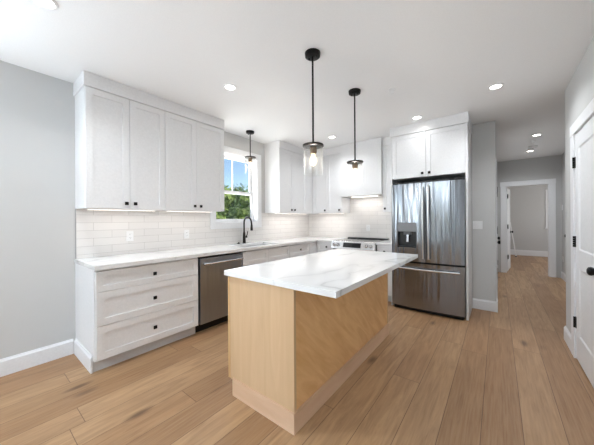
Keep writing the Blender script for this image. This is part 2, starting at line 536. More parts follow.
struct(base('b', (XR, -3.48), (XR, 2.48), (-1, 0)).build('baseboard_right', 'trim_paint'))
struct(base('b', (HX1, 3.901), (HX1, 6.30), (-1, 0)).build('baseboard_hall_right', 'trim_paint'))
struct(base('b', (HX1, 7.36), (HX1, HY1), (-1, 0)).build('baseboard_hall_right', 'trim_paint'))
struct(base('b', (2.0, FY), (5.9, FY), (0, -1), h=0.185).build('baseboard_far', 'trim_paint'))

# ------------------------------------------------------------------ doors
def hinge(parent, c, n, ax, h=0.1):
    """black butt hinge at c: leaf plate and barrel, n = outward normal, ax = direction along the wall"""
    c = Vector(c); n = Vector(n); ax = Vector(ax)
    b = MB()
    for s in (-1, 1):
        a = c + ax*(0.011*s) ; lo = a - ax*0.010 - n*0.002; hi = a + ax*0.010 + n*0.004
        b.box(min(lo.x, hi.x), max(lo.x, hi.x), min(lo.y, hi.y), max(lo.y, hi.y), c.z-h/2, c.z+h/2)
    p = c + n*0.009
    for k in range(5):
        z0 = c.z - h/2 + k*h/5
        b.cyl((p.x, p.y, z0+0.001), (p.x, p.y, z0+h/5-0.001), 0.0075, 12)
    return b.build('hinge', 'black_metal', parent, True)
def knob_round(parent, c, n, name='door_knob'):
    b = MB()
    b.lathe([(0.0, 0), (0.031, 0), (0.031, 0.006), (0.012, 0.010), (0.011, 0.03), (0.024, 0.036), (0.029, 0.048), (0.024, 0.060), (0.0, 0.064)], c, n, 24)
    return b.build(name, 'black_metal', parent, True)

# near right door (door_1): hinged on the far side, face at x = XR-0.004, seen from -x
d1 = sempty('door_1', (XR, D1[1]-0.012, 0))
ex = 0.808       # leaf width, along -y from the hinge
bm_ = MB().panels(0, ex, 0.012, 2.036, 0.0, 0.036, [(0.115, ex-0.115, 0.235, 0.84), (0.115, ex-0.115, 1.0, 1.905)], 0.008, 0.012)
leaf = bm_.build('door_leaf', 'trim_paint', d1); leaf.rotation_euler = (0, 0, -PI/2); leaf.location = (-0.004, 0, 0)
for z in (0.333, 1.068, 1.787): hinge(d1, (-0.006, 0.004, z), (-1, 0, 0), (0, 1, 0))
b = MB()
yk = -ex + 0.062
b.lathe([(0, 0), (0.032, 0), (0.032, 0.007), (0.026, 0.010), (0.012, 0.013), (0.012, 0.028), (0.026, 0.036), (0.031, 0.050), (0.027, 0.062), (0.014, 0.069), (0, 0.070)], (-0.004, yk, 0.913), (-1, 0, 0), 28)
b.build('door_knob', 'black_metal', d1, True)
# jamb and casing of door_1
b = MB()
b.box(XR-0.001, XR+T, D1[1]-0.0095, D1[1], 0, 2.045).box(XR-0.001, XR+T, D1[0], D1[0]+0.0095, 0, 2.045).box(XR-0.001, XR+T, D1[0], D1[1], 2.038, 2.047)
b.box(XR-0.018, XR, D1[1]-0.004, D1[1]+0.105, 0, 2.042, 0.002).box(XR-0.018, XR, D1[0]-0.105, D1[0]+0.004, 0, 2.042, 0.002)
b.box(XR-0.02, XR, D1[0]-0.11, D1[1]+0.11, 2.042, 2.142, 0.002)
struct(b.build('trim_1', 'trim_paint'))

# end-of-hall opening: casing and the open leaf (door_2)
b = MB()
b.box(EX0-0.098, EX0+0.006, HY1-0.018, HY1, 0, 2.024, 0.002).box(EX1-0.006, EX1+0.102, HY1-0.018, HY1, 0, 2.024, 0.002)
b.box(EX0-0.104, EX1+0.106, HY1-0.02, HY1, 2.024, 2.13, 0.002)
b.box(EX0, EX0+0.012, HY1-0.001, HY1+T, 0, 2.03).box(EX1-0.012, EX1, HY1-0.001, HY1+T, 0, 2.03).box(EX0, EX1, HY1-0.001, HY1+T, 2.018, 2.031)
struct(b.build('trim_2', 'trim_paint'))
d2 = sempty('door_2', (EX0+0.03, HY1+T+0.012, 0), math.radians(84))
MB().panels(0, 0.70, 0.012, 2.01, 0.0, 0.035, [(0.11, 0.59, 0.235, 0.84), (0.11, 0.59, 1.0, 1.88)], 0.008, 0.012).build('door_leaf', 'trim_paint', d2)
for z in (0.36, 1.08, 1.80): hinge(d2, (-0.004, -0.004, z), (0, -1, 0), (1, 0, 0))
knob_round(d2, (0.64, 0.0, 0.93), (0, -1, 0))

# two closed doors on the left hall wall, one on the right hall wall
def hall_door(name, tr, x, nx, y0, y1, hinge_y, knob_y):
    d = sempty(name, (x, y0, 0))
    w = y1-y0
    b = MB()
    if nx > 0:
        b.panels(0, w-0.02, 0.012, 2.036, 0.0, 0.035, [(0.11, w-0.13, 0.235, 0.84), (0.11, w-0.13, 1.0, 1.9)], 0.008, 0.012)
        lf = b.build('door_leaf', 'trim_paint', d); lf.rotation_euler = (0, 0, PI/2); lf.location = (-0.012, 0.01, 0)
    else:
        b.panels(0, w-0.02, 0.012, 2.036, 0.0, 0.035, [(0.11, w-0.13, 0.235, 0.84), (0.11, w-0.13, 1.0, 1.9)], 0.008, 0.012)
        lf = b.build('door_leaf', 'trim_paint', d); lf.rotation_euler = (0, 0, -PI/2); lf.location = (0.012, w-0.01, 0)
    for z in (0.40, 1.07, 1.76): hinge(d, (nx*0.004, hinge_y-y0, z), (nx, 0, 0), (0, 1, 0))
    knob_round(d, (-nx*0.012, knob_y-y0, 0.93), (nx, 0, 0))
    b = MB()
    e = 0.014
    xx = sorted((x, x+nx*e))
    b.box(xx[0], xx[1], y0-0.085, y0+0.004, 0, 2.042).box(xx[0], xx[1], y1-0.004, y1+0.085, 0, 2.042).box(xx[0], xx[1], y0-0.085, y1+0.085, 2.042, 2.13)
    struct(b.build(tr, 'trim_paint'))
hall_door('door_3', 'trim_3', HX0, 1, DL[0][0], DL[0][1], DL[0][1]-0.005, DL[0][0]+0.06)
hall_door('door_4', 'trim_4', HX0, 1, DL[1][0], DL[1][1], DL[1][1]-0.005, DL[1][0]+0.06)
hall_door('door_5', 'trim_5', HX1, -1, DR[0], DR[1], DR[0]+0.005, DR[1]-0.06)

# ------------------------------------------------------------------ windows
w1 = sempty('window_1', (0, 0, 0))
b = MB()      # picture-frame casing
cw = 0.09
b.box(0, 0.02, WY0-cw, WY0+0.004, WZ0-cw, WZ1+cw, 0.0015).box(0, 0.02, WY1-0.004, WY1+cw, WZ0-cw, WZ1+cw, 0.0015)
b.box(0, 0.02, WY0, WY1, WZ1-0.004, WZ1+cw, 0.0015).box(0, 0.02, WY0, WY1, WZ0-cw, WZ0+0.004, 0.0015)
b.build('window_casing', 'trim_paint', w1)
b = MB()      # jamb lining
b.box(-0.16, 0.002, WY0, WY0+0.014, WZ0, WZ1).box(-0.16, 0.002, WY1-0.014, WY1, WZ0, WZ1).box(-0.16, 0.002, WY0, WY1, WZ1-0.014, WZ1).box(-0.16, 0.002, WY0, WY1, WZ0, WZ0+0.014)
b.build('window_frame', 'trim_paint', w1)
def sash(x, z0, z1, muntin):
    y0, y1 = WY0+0.015, WY1-0.015
    b = MB(); s = 0.042
    b.box(x-0.03, x, y0, y0+s, z0, z1, 0.002).box(x-0.03, x, y1-s, y1, z0, z1, 0.002).box(x-0.03, x, y0+s, y1-s, z0, z0+s, 0.002).box(x-0.03, x, y0+s, y1-s, z1-s, z1, 0.002)
    if muntin: b.box(x-0.024, x-0.006, (y0+y1)/2-0.009, (y0+y1)/2+0.009, z0+s, z1-s)
    o = b.build('sash', 'trim_paint', w1)
    MB().box(x-0.017, x-0.013, y0+s-0.004, y1-s+0.004, z0+s-0.004, z1-s+0.004).build('glass_pane', 'window_glass', o)
sash(-0.115, 1.70, WZ1-0.015, True)
sash(-0.083, WZ0+0.015, 1.745, False)
w2 = sempty('window_2', (0, 0, 0))
b = MB()
for (a, c, e, f) in ((FW[0]-0.09, FW[0], FW[2]-0.02, FW[3]+0.09), (FW[1], FW[1]+0.09, FW[2]-0.02, FW[3]+0.09), (FW[0], FW[1], FW[3], FW[3]+0.09)):
    b.box(a, c, FY-0.02, FY, e, f)
b.build('window_casing', 'trim_paint', w2)
MB().box(FW[0]-0.11, FW[1]+0.11, FY-0.05, FY, FW[2]-0.05, FW[2]-0.02, 0.003).build('window_sill', 'trim_paint', w2)
b = MB()
b.box(FW[0], FW[0]+0.05, FY+0.03, FY+0.07, FW[2], FW[3]).box(FW[1]-0.05, FW[1], FY+0.03, FY+0.07, FW[2], FW[3]).box(FW[0], FW[1], FY+0.03, FY+0.07, FW[2], FW[2]+0.05).box(FW[0], FW[1], FY+0.03, FY+0.07, FW[3]-0.05, FW[3]).box(FW[0], FW[1], FY+0.03, FY+0.07, 1.53, 1.57)
b.build('sash', 'trim_paint', w2)
MB().box(FW[0]+0.04, FW[1]-0.04, FY+0.048, FY+0.052, FW[2]+0.04, FW[3]-0.04).build('glass_pane', 'window_glass', w2)

# ------------------------------------------------------------------ cabinets
def knob(parent, x, y, z):
    """square black knob, facing -y in the unit's own frame; y = face of the front"""
    b = MB()
    b.cyl((x, y, z), (x, y-0.016, z), 0.006, 12)
    b.box(x-0.016, x+0.016, y-0.027, y-0.015, z-0.016, z+0.016, 0.003)
    return b.build('knob', 'black_metal', parent)
def front(parent, name, x0, x1, z0, z1, y, kn=None, mat='cabinet_paint', fr=0.058, plainf=False):
    o = MB().shaker(x0, x1, z0, z1, y, 0.02, fr).build(name, mat, parent)
    if kn:
        for k in (kn if isinstance(kn, list) else [kn]): knob(o, k[0], y, k[1])
    return o
def at_side(name, label, cat, y, group=None):       # unit on the window wall: own x axis runs along world +Y
    return thing(name, label, cat, (0, y, 0), PI/2, group)
def at_back(name, label, cat, x, group=None):
    return thing(name, label, cat, (x, YB, 0), 0, group)
g = 0.0017
UZ0, UZ1 = 1.40, 2.497
def upper(t, w, doors, z0=UZ0, z1=UZ1, d=0.33):
    MB().box(0.001, w-0.001, -d, -0.001, z0, z1).build('cabinet_box', 'cabinet_paint', t)
    for (a, c, kx) in doors:
        front(t, 'door', a+g, c-g, z0+0.002, z1-0.003, -d-0.02, (kx, z0+0.053))
t = at_side('wall_cabinet', 'tall white two-door wall cabinet nearest the camera, left end of the upper run', 'cabinet', 0.654)
upper(t, 0.705, [(0.004, 0.357, 0.321), (0.357, 0.705, 0.399)])
t = at_side('wall_cabinet', 'tall white two-door wall cabinet touching the left side of the window casing', 'cabinet', 1.3595)
upper(t, 0.782, [(0, 0.375, 0.343), (0.375, 0.782, 0.423)])
t = at_side('wall_cabinet', 'white wall cabinet between the sink window and the back corner', 'cabinet', 3.253)
upper(t, YB-3.253-0.002, [(0, 0.385, 0.306), (0.385, 0.777, 0.398)])
MB().box(0.779, 0.984, -0.35, -0.331, UZ0+0.002, UZ1).build('filler_strip', 'cabinet_paint', t)
t = at_back('wall_cabinet', 'narrow white single-door wall cabinet in the back corner behind the near pendant', 'cabinet', 0.352)
upper(t, 0.331, [(0, 0.331, 0.293)])
t = at_back('wall_cabinet', 'narrow white single-door wall cabinet just left of the range hood', 'cabinet', 0.684)
upper(t, 0.312, [(0, 0.312, 0.268)])
t = at_back('wall_cabinet', 'slim white wall cabinet squeezed between range hood and refrigerator panel', 'cabinet', 1.756)
upper(t, 0.238, [(0, 0.238, 0.04)], z1=2.488)
t = at_back('refrigerator_cabinet', 'white two-door cabinet above the stainless refrigerator', 'cabinet', 2.022)
MB().box(0.001, 0.913, -0.685, -0.001, 1.865, 2.49).build('cabinet_box', 'cabinet_paint', t)
front(t, 'door', 0.003, 0.457, 1.868, 2.487, -0.706, (0.415, 1.912)); front(t, 'door', 0.460, 0.911, 1.868, 2.487, -0.706, (0.502, 1.912))
for (a, c, yy) in ((-0.022, -0.002, 3.885), (0.915, 0.939, 3.875)):
    MB().box(a, c, yy-YB, -0.001, 0, 2.49, 0.001).build('side_panel', 'cabinet_paint', t)
# frieze boards closing the uppers to the ceiling
tag(MB().box(0.001, 0.362, 0.645, 2.143, UZ1+0.001, H-0.001, 0.0015).build('cabinet_crown', 'cabinet_paint'), 'white flat crown board above the two cabinets left of the window', 'crown moulding')
b = MB(); b.prism([(0.001, 3.25), (0.362, 3.25), (0.362, YB-0.362), (0.996, YB-0.362), (0.996, YB-0.001), (0.001, YB-0.001)], 'z', UZ1+0.001, H-0.001)
tag(b.build('cabinet_crown', 'cabinet_paint'), 'white flat crown board wrapping the back corner above the wall cabinets', 'crown moulding')
tag(MB().box(1.756, 1.995, YB-0.352, YB-0.001, 2.49, H-0.001).build('cabinet_crown', 'cabinet_paint'), 'short white crown board over the slim cabinet beside the refrigerator', 'crown moulding')
tag(MB().box(1.998, 2.972, 3.865, YB-0.001, 2.4915, H-0.001, 0.0015).build('cabinet_crown', 'cabinet_paint'), 'deep white crown board above the refrigerator cabinet', 'crown moulding')
# slim light bars under the wall cabinets
def bar(label, x, y, L, along, power):
    t = thing('under_cabinet_light', label, 'light bar', (x, y, UZ0-0.0005), PI/2 if along == 'y' else 0, 'under-cabinet light bars')
    MB().box(-L/2, L/2, -0.016, 0.016, -0.009, 0, 0.002).build('housing', 'white_plastic', t)
    MB().box(-L/2+0.01, L/2-0.01, -0.010, 0.010, -0.0105, -0.0091).build('diffuser', 'bar_lens', t)
    lm = lamp('bar_light', 'AREA', (0, 0, -0.013), (0, 0, 0), power, (1.0, 0.95, 0.91), shape='RECTANGLE', size=L-0.02, size_y=0.02); lm.parent = t
bar('slim light bar under the wall cabinet nearest the camera', 0.19, 1.01, 0.62, 'y', 0.27)
bar('slim light bar under the wall cabinet left of the window', 0.19, 1.75, 0.62, 'y', 0.27)
bar('slim light bar under the wall cabinet between sink window and back corner', 0.19, 3.78, 0.95, 'y', 0.55)
bar('slim light bar under the wall cabinets left of the range hood', 0.67, YB-0.19, 0.58, 'x', 0.36)
# range hood cover
t = at_back('range_hood', 'plain white boxed range hood above the stove', 'range hood', 0.999)
MB().box(0, 0.752, -0.40, -0.001, 1.69, H-0.001, 0.0015).build('hood_cover', 'cabinet_paint', t)
MB().box(0.12, 0.63, -0.34, -0.08, 1.684, 1.691, 0.002).build('filter_insert', 'steel_bright', t)

lm = lamp('hood_light', 'AREA', (0.376, -0.2, 1.68), (0, 0, 0), 0.45, (1.0, 0.97, 0.94), shape='RECTANGLE', size=0.45, size_y=0.06); lm.parent = t
MB().box(0.14, 0.61, -0.235, -0.165, 1.6815, 1.6838, 0.0008).build('light_lens', 'bar_lens', t)

# base units
BD = 0.60
def base_unit(t, w, fronts, end=None, d=BD, body_z1=0.873):
    MB().box(0.001, w-0.001, -d, -0.001, 0.105, body_z1).build('cabinet_box', 'cabinet_paint', t)
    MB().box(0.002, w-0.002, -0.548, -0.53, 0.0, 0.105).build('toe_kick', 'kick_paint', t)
    for (nm, a, c, z0, z1, kn) in fronts:
        front(t, nm, a+g, c-g, z0, z1, -d-0.02, kn, fr=0.05 if (z1-z0) < 0.22 else 0.058)
t = at_side('drawer_cabinet', 'white three-drawer base cabinet at the near left end of the counter', 'cabinet', 0.654)
base_unit(t, 0.938, [('drawer', 0.006, 0.932, 0.684, 0.858, (0.467, 0.771)), ('drawer', 0.006, 0.932, 0.398, 0.680, (0.467, 0.538)), ('drawer', 0.006, 0.932, 0.112, 0.394, (0.467, 0.252))])
MB().box(-0.002, 0.0005, -0.60, -0.001, 0.105, 0.873).box(-0.002, 0.0005, -0.546, -0.001, 0, 0.105).build('end_panel', 'cabinet_paint', t)
eb = base('b', (-0.002, -0.018), (-0.002, -0.556), (-1, 0)).build('end_baseboard', 'trim_paint', t)
# dishwasher
DY = 1.597
t = at_side('dishwasher', 'stainless steel dishwasher with bar handle between the drawers and sink cabinet', 'dishwasher', DY)
MB().box(0.0, 0.622, -0.575, -0.01, 0.10, 0.868).build('tub_body', 'dark_gap', t)
MB().box(0.012, 0.610, -0.628, -0.576, 0.108, 0.845, 0.004, 2).build('door', 'steel_dark', t)
MB().box(0.012, 0.610, -0.618, -0.576, 0.847, 0.866, 0.002).build('control_strip', 'black_plastic', t)
MB().box(0.004, 0.618, -0.535, -0.50, 0.0, 0.10).build('toe_kick', 'dark_gap', t)
b = MB(); b.tube([(0.035, -0.668, 0.786), (0.12, -0.674, 0.787), (0.31, -0.678, 0.788), (0.50, -0.674, 0.787), (0.587, -0.668, 0.786)], 0.0125, 14)
b.box(0.045, 0.068, -0.667, -0.627, 0.776, 0.797, 0.003).box(0.554, 0.577, -0.667, -0.627, 0.776, 0.797, 0.003)
b.build('handle', 'steel_bright', t, True)
MB().lathe([(0, 0), (0.019, 0), (0.018, 0.0015), (0, 0.002)], (0.50, -0.628, 0.245), (0, -1, 0), 24).build('badge', 'grey_plastic', t)
t = at_side('sink_cabinet', 'white sink base cabinet with two false drawer fronts under the window', 'cabinet', 2.223)
base_unit(t, 0.967, [('drawer_front', 0.004, 0.482, 0.684, 0.858, None), ('drawer_front', 0.482, 0.963, 0.684, 0.858, None), ('door', 0.004, 0.482, 0.112, 0.68, (0.44, 0.62)), ('door', 0.482, 0.963, 0.112, 0.68, (0.525, 0.62))], body_z1=0.63)
t = at_side('base_cabinet', 'white base cabinet with one knobbed drawer right of the sink cabinet', 'cabinet', 3.191)
base_unit(t, 0.543, [('drawer', 0.002, 0.541, 0.684, 0.858, (0.27, 0.778)), ('door', 0.002, 0.541, 0.112, 0.68, (0.05, 0.62))])
t = at_side('corner_cabinet', 'white blind corner base cabinet where the two counters meet', 'cabinet', 3.736)
MB().box(0.001, YB-3.736-0.002, -0.60, -0.001, 0.105, 0.873).build('cabinet_box', 'cabinet_paint', t)
MB().box(0.002, 0.229, -0.62, -0.601, 0.112, 0.858).build('filler_strip', 'cabinet_paint', t)
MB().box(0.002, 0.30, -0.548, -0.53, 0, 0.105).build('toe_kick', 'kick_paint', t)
t = at_back('base_cabinet', 'white base cabinet with drawer between the back corner and the range', 'cabinet', 0.622)
base_unit(t, 0.343, [('drawer', 0.004, 0.340, 0.684, 0.858, (0.22, 0.79)), ('door', 0.004, 0.340, 0.112, 0.68, (0.31, 0.62))])
t = at_back('base_cabinet', 'slim white drawer base cabinet between range and refrigerator', 'cabinet', 1.752)
base_unit(t, 0.246, [('drawer', 0.003, 0.243, 0.684, 0.858, (0.123, 0.779)), ('door', 0.003, 0.243, 0.112, 0.68, (0.04, 0.62))])

# worktops
CZ0, CZ1 = 0.875, 0.91
SX0, SX1, SY0, SY1 = 0.14, 0.53, 2.36, 3.06
b = MB()
b.box(0.001, 0.645, 0.646, SY0, CZ0, CZ1).box(0.001, SX0, SY0, SY1, CZ0, CZ1).box(SX1, 0.645, SY0, SY1, CZ0, CZ1).box(0.001, 0.645, SY1, YB-0.001, CZ0, CZ1)
b.box(0.645, 0.967, YB-0.645, YB-0.001, CZ0, CZ1)
bmesh.ops.remove_doubles(b.bm, verts=list(b.bm.verts), dist=1e-5)
tag(b.build('worktop', 'run_quartz'), 'long white veined quartz worktop under the window, turning the back corner', 'countertop')
tag(MB().box(1.749, 1.998, YB-0.645, YB-0.001, CZ0, CZ1, 0.001).build('worktop', 'run_quartz'), 'short white quartz worktop between range and refrigerator', 'countertop')
# tiles
b = MB()
b.box(0.0005, 0.008, 0.660, 2.144, CZ1+0.001, UZ0-0.001).box(0.0005, 0.008, 2.144, 3.157, CZ1+0.001, WZ0-cw-0.001).box(0.0005, 0.008, 3.157, YB-0.001, CZ1+0.001, UZ0-0.001)
tag(b.build('tile_backsplash', 'tile_side'), 'glossy white subway tile backsplash along the window wall', 'backsplash')
b = MB()
b.box(0.009, 0.998, YB-0.008, YB-0.0005, CZ1+0.001, UZ0-0.001).box(0.998, 1.752, YB-0.008, YB-0.0005, CZ1+0.001, 1.688).box(1.752, 1.999, YB-0.008, YB-0.0005, CZ1+0.001, UZ0-0.001)
tag(b.build('tile_backsplash', 'tile_back'), 'glossy white subway tile backsplash behind the range', 'backsplash')
tag(MB().box(0.001, 0.007, 0.652, 0.6585, CZ1+0.001, UZ0-0.001).build('tile_edging', 'edge_metal'), 'thin grey edge strip finishing the left end of the tile', 'edge strip')

# sink
t = thing('sink', 'stainless undermount sink set in the worktop below the window', 'sink', (0, 0, 0))
b = MB(); z0 = 0.66
b.box(SX0-0.012, SX1+0.012, SY0-0.012, SY1+0.012, z0-0.006, z0)
b.box(SX0-0.012, SX0-0.004, SY0-0.012, SY1+0.012, z0, CZ0-0.001).box(SX1+0.004, SX1+0.012, SY0-0.012, SY1+0.012, z0, CZ0-0.001)
b.box(SX0-0.004, SX1+0.004, SY0-0.012, SY0-0.004, z0, CZ0-0.001).box(SX0-0.004, SX1+0.004, SY1+0.004, SY1+0.012, z0, CZ0-0.001)
b.build('bowl', 'sink_steel', t)
MB().lathe([(0, 0.001), (0.04, 0.001), (0.045, 0.004), (0.03, 0.003), (0, 0.002)], (0.3, 2.71, z0), seg=24).build('drain', 'chrome', t, True)
# faucet
fx, fy = 0.075, 2.715
t = thing('faucet', 'dark metal pull-down gooseneck faucet behind the sink', 'faucet', (fx, fy, CZ1))
b = MB(); b.lathe([(0, 0), (0.031, 0), (0.031, 0.006), (0.025, 0.012), (0.0235, 0.09), (0.020, 0.15), (0.0135, 0.19), (0, 0.19)], seg=24)
b.build('body', 'dark_bronze', t, True)
pts = [(0, 0, 0.18), (0, 0, 0.27)]
R = 0.078
for k in range(11):
    a = PI - k*PI/10*1.0
    pts.append((R + R*math.cos(a), 0.012*(k/10), 0.335 + R*math.sin(a)))
pts.append((2*R+0.004, 0.014, 0.30))
MB().tube(pts, 0.0125, 14).build('gooseneck', 'dark_bronze', t, True)
MB().lathe([(0.0, 0), (0.020, 0.0), (0.020, 0.025), (0.017, 0.07), (0.013, 0.10), (0, 0.10)], (2*R+0.004, 0.014, 0.205), seg=20).build('spray_head', 'dark_bronze', t, True)
b = MB(); b.cyl((0, 0.018, 0.10), (0, 0.056, 0.10), 0.0145, 18); b.tube([(0, 0.045, 0.105), (0.012, 0.052, 0.14), (0.02, 0.056, 0.19)], [0.008, 0.007, 0.006], 10)
b.build('handle', 'dark_bronze', t, True)
t = thing('air_switch', 'small dark round button on the worktop left of the faucet', 'button', (0.08, 2.60, CZ1))
MB().lathe([(0, 0), (0.024, 0), (0.024, 0.006), (0.02, 0.01), (0, 0.01)], seg=20).build('collar', 'dark_bronze', t, True)
MB().lathe([(0, 0.0101), (0.012, 0.0101), (0.012, 0.022), (0.009, 0.025), (0, 0.025)], seg=20).build('push_button', 'dark_bronze', t, True)

# ------------------------------------------------------------------ range
RX0, RW = 0.970, 0.776
t = at_back('range', 'stainless slide-in electric range with front knobs and black glass cooktop', 'range', RX0)
MB().box(0.001, RW-0.001, -0.635, -0.03, 0.03, 0.90).build('oven_body', 'black_plastic', t)
MB().box(0.03, RW-0.03, -0.56, -0.09, 0.0, 0.03).build('plinth', 'dark_gap', t)
MB().box(0.0, RW, -0.64, -0.012, 0.9005, 0.915, 0.003).build('cooktop_frame', 'steel_bright', t)
o = MB().box(0.02, RW-0.02, -0.61, -0.075, 0.9152, 0.919, 0.001).build('cooktop_glass', 'black_glass', t)
for (cx, cy, r) in ((0.2, -0.47, 0.11), (0.56, -0.47, 0.085), (0.2, -0.21, 0.085), (0.56, -0.21, 0.11)):
    MB().lathe([(r-0.003, 0), (r, 0), (r, 0.0004), (r-0.003, 0.0004)], (cx, cy, 0.9191), seg=40, close=False).build('burner_ring', 'grey_plastic', o)
MB().box(0.0, RW, -0.072, -0.012, 0.9152, 0.938, 0.004, 2).build('rear_vent', 'black_plastic', t)
b = MB(); b.prism([(-0.66, 0.908), (-0.641, 0.916), (-0.636, 0.90), (-0.636, 0.778), (-0.698, 0.778), (-0.70, 0.79)], 'x', 0.0, RW)
pan = b.build('control_panel', 'steel_bright', t)
nv = Vector((0, -0.118, 0.04)).normalized()
def onp(x, s):   # point on slanted face, s 0 bottom .. 1 top
    return (x, -0.70+0.04*s, 0.79+0.118*s)
for x in (0.055, 0.125, 0.637, 0.707):
    p = onp(x, 0.5)
    b = MB(); b.lathe([(0, 0), (0.034, 0), (0.034, 0.004), (0.028, 0.006), (0.026, 0.034), (0.022, 0.038), (0, 0.038)], p, nv, 24)
    q = Vector(p) + nv*0.04
    b.box(p[0]-0.003, p[0]+0.003, q.y-0.012, q.y+0.004, q.z-0.017, q.z+0.017)
    b.build('knob', 'chrome', pan, True)
b = MB(); P0 = onp(0.225, 0.2); P1 = onp(0.54, 0.84)
bb = bmesh.new(); off = nv*0.002
vv = [bb.verts.new(Vector(onp(a, s))+off*k) for k in (0, 1) for (a, s) in ((0.225, 0.2), (0.54, 0.2), (0.54, 0.84), (0.225, 0.84))]
bb.faces.new(vv[:4][::-1]); bb.faces.new(vv[4:])
for i in range(4): bb.faces.new([vv[i], vv[(i+1) % 4], vv[4+(i+1) % 4], vv[4+i]])
b._merge(bb); b.build('display', 'black_glass', pan)
od = MB().box(0.004, RW-0.004, -0.685, -0.637, 0.20, 0.765, 0.005, 2).build('oven_door', 'steel_bright', t)
MB().box(0.09, RW-0.09, -0.688, -0.684, 0.30, 0.64, 0.001).build('oven_window', 'black_glass', od)
b = MB(); b.cyl((0.04, -0.735, 0.715), (RW-0.04, -0.735, 0.715), 0.013, 16); b.box(0.055, 0.08, -0.735, -0.684, 0.705, 0.725, 0.003).box(RW-0.08, RW-0.055, -0.735, -0.684, 0.705, 0.725, 0.003)
b.build('handle', 'steel_bright', od, True)
MB().box(0.004, RW-0.004, -0.685, -0.637, 0.045, 0.193, 0.005, 2).build('storage_drawer', 'steel_bright', t)

# ------------------------------------------------------------------ refrigerator
FX0, FX1, FYF = 2.037, 2.931, 3.784
t = thing('refrigerator', 'stainless French-door refrigerator with water dispenser and bottom freezer drawer', 'refrigerator', (FX0, FYF, 0))
FWd = FX1-FX0
def bow(x): return 0.022*((x-FWd/2)/(FWd/2))**2
def bowed(x0, x1, z0, z1, name, mat, hole=None, back=0.075):
    xs = [x0+(x1-x0)*i/10 for i in range(11)]; zs = [z0, z1]
    if hole:
        xs = sorted(set([x for x in xs if not any(abs(x-h) < 0.012 for h in hole[:2])] + list(hole[:2]))); zs = sorted(zs+list(hole[2:]))
    bb = bmesh.new(); ch = 0.006
    def yy(x): 
        e = min(x-x0, x1-x)
        return bow(x) + (ch if e < 1e-6 else 0)
    F = [[bb.verts.new((x, yy(x), z)) for x in xs] for z in zs]
    B = [[bb.verts.new((x, back, z)) for x in xs] for z in zs]
    for j in range(len(zs)-1):
        for i in range(len(xs)-1):
            if hole and hole[0]-1e-6 <= xs[i] and xs[i+1] <= hole[1]+1e-6 and hole[2]-1e-6 <= zs[j] and zs[j+1] <= hole[3]+1e-6: continue
            bb.faces.new([F[j][i], F[j][i+1], F[j+1][i+1], F[j+1][i]]); bb.faces.new([B[j][i], B[j+1][i], B[j+1][i+1], B[j][i+1]])
    for i in range(len(xs)-1):
        bb.faces.new([F[0][i], B[0][i], B[0][i+1], F[0][i+1]]); bb.faces.new([F[-1][i], F[-1][i+1], B[-1][i+1], B[-1][i]])
    for j in range(len(zs)-1):
        bb.faces.new([F[j][0], F[j+1][0], B[j+1][0], B[j][0]]); bb.faces.new([F[j][-1], B[j][-1], B[j+1][-1], F[j+1][-1]])
    bmesh.ops.recalc_face_normals(bb, faces=list(bb.faces))
    b = MB(); b._merge(bb)
    return b.build(name, mat, t, True)
MB().box(0.006, FWd-0.006, 0.10, 0.79, 0.05, 1.775).build('body', 'black_plastic', t)
MB().box(0.002, FWd-0.002, 0.085, 0.12, 0.04, 1.78).build('gasket_frame', 'dark_gap', t)
b = MB(); b.box(0.0, FWd, 0.06, 0.50, 1.776, 1.80, 0.004).box(0.02, 0.10, 0.02, 0.14, 1.776, 1.806, 0.004).box(FWd-0.10, FWd-0.02, 0.02, 0.14, 1.776, 1.806, 0.004)
b.build('hinge_cover', 'black_plastic', t)
MB().box(0.02, FWd-0.02, 0.06, 0.16, 0.0, 0.05, 0.003).build('base_grille', 'dark_gap', t)
hx = (0.088, 0.336, 0.885, 1.105)
ld = bowed(0.0, 0.4515, 0.695, 1.772, 'door', 'steel', hx)
rd = bowed(0.4575, FWd, 0.695, 1.772, 'door', 'steel')
fz = bowed(0.0, FWd, 0.055, 0.672, 'freezer_drawer', 'steel')
# dispenser
b = MB(); b.box(hx[0], hx[1], 0.068, 0.072, hx[2], hx[3]).box(hx[0], hx[0]+0.003, 0.012, 0.07, hx[2], hx[3]).box(hx[1]-0.003, hx[1], 0.006, 0.07, hx[2], hx[3]).box(hx[0], hx[1], 0.012, 0.07, hx[3]-0.003, hx[3]).box(hx[0], hx[1], 0.010, 0.07, hx[2], hx[2]+0.012)
b.build('dispenser_recess', 'black_plastic', ld)
MB().box(hx[0]-0.004, hx[1]+0.004, 0.0, 0.06, hx[3], 1.232, 0.003).build('dispenser_panel', 'panel_grey', ld)
b = MB(); b.box(0.20, 0.232, 0.030, 0.055, 0.955, 1.09, 0.003)
b.build('dispenser_paddle', 'chrome', ld)
MB().box(0.165, 0.265, 0.02, 0.066, 1.06, 1.10, 0.004).build('dispenser_nozzle', 'grey_plastic', ld)
# handles
for (par, x) in ((ld, 0.428), (rd, 0.496)):
    b = MB(); pts = []
    for k in range(13):
        s = k/12.0
        pts.append((x, -0.034 - 0.022*math.sin(PI*s), 0.745 + s*(1.715-0.745)))
    b.tube(pts, 0.0135, 12)
    b.box(x-0.010, x+0.010, -0.036, 0.004, 0.748, 0.778, 0.003).box(x-0.010, x+0.010, -0.036, 0.004, 1.682, 1.712, 0.003)
    b.build('handle', 'steel_bright', par, True)
b = MB(); pts = [(0.05+s*(FWd-0.10)/12, -0.028 - 0.026*math.sin(PI*s/12) , 0.598) for s in range(13)]
b.tube(pts, 0.0145, 12).box(0.056, 0.086, -0.03, 0.024, 0.587, 0.609, 0.003).box(FWd-0.086, FWd-0.056, -0.03, 0.024, 0.587, 0.609, 0.003)
b.build('handle', 'steel_bright', fz, True)

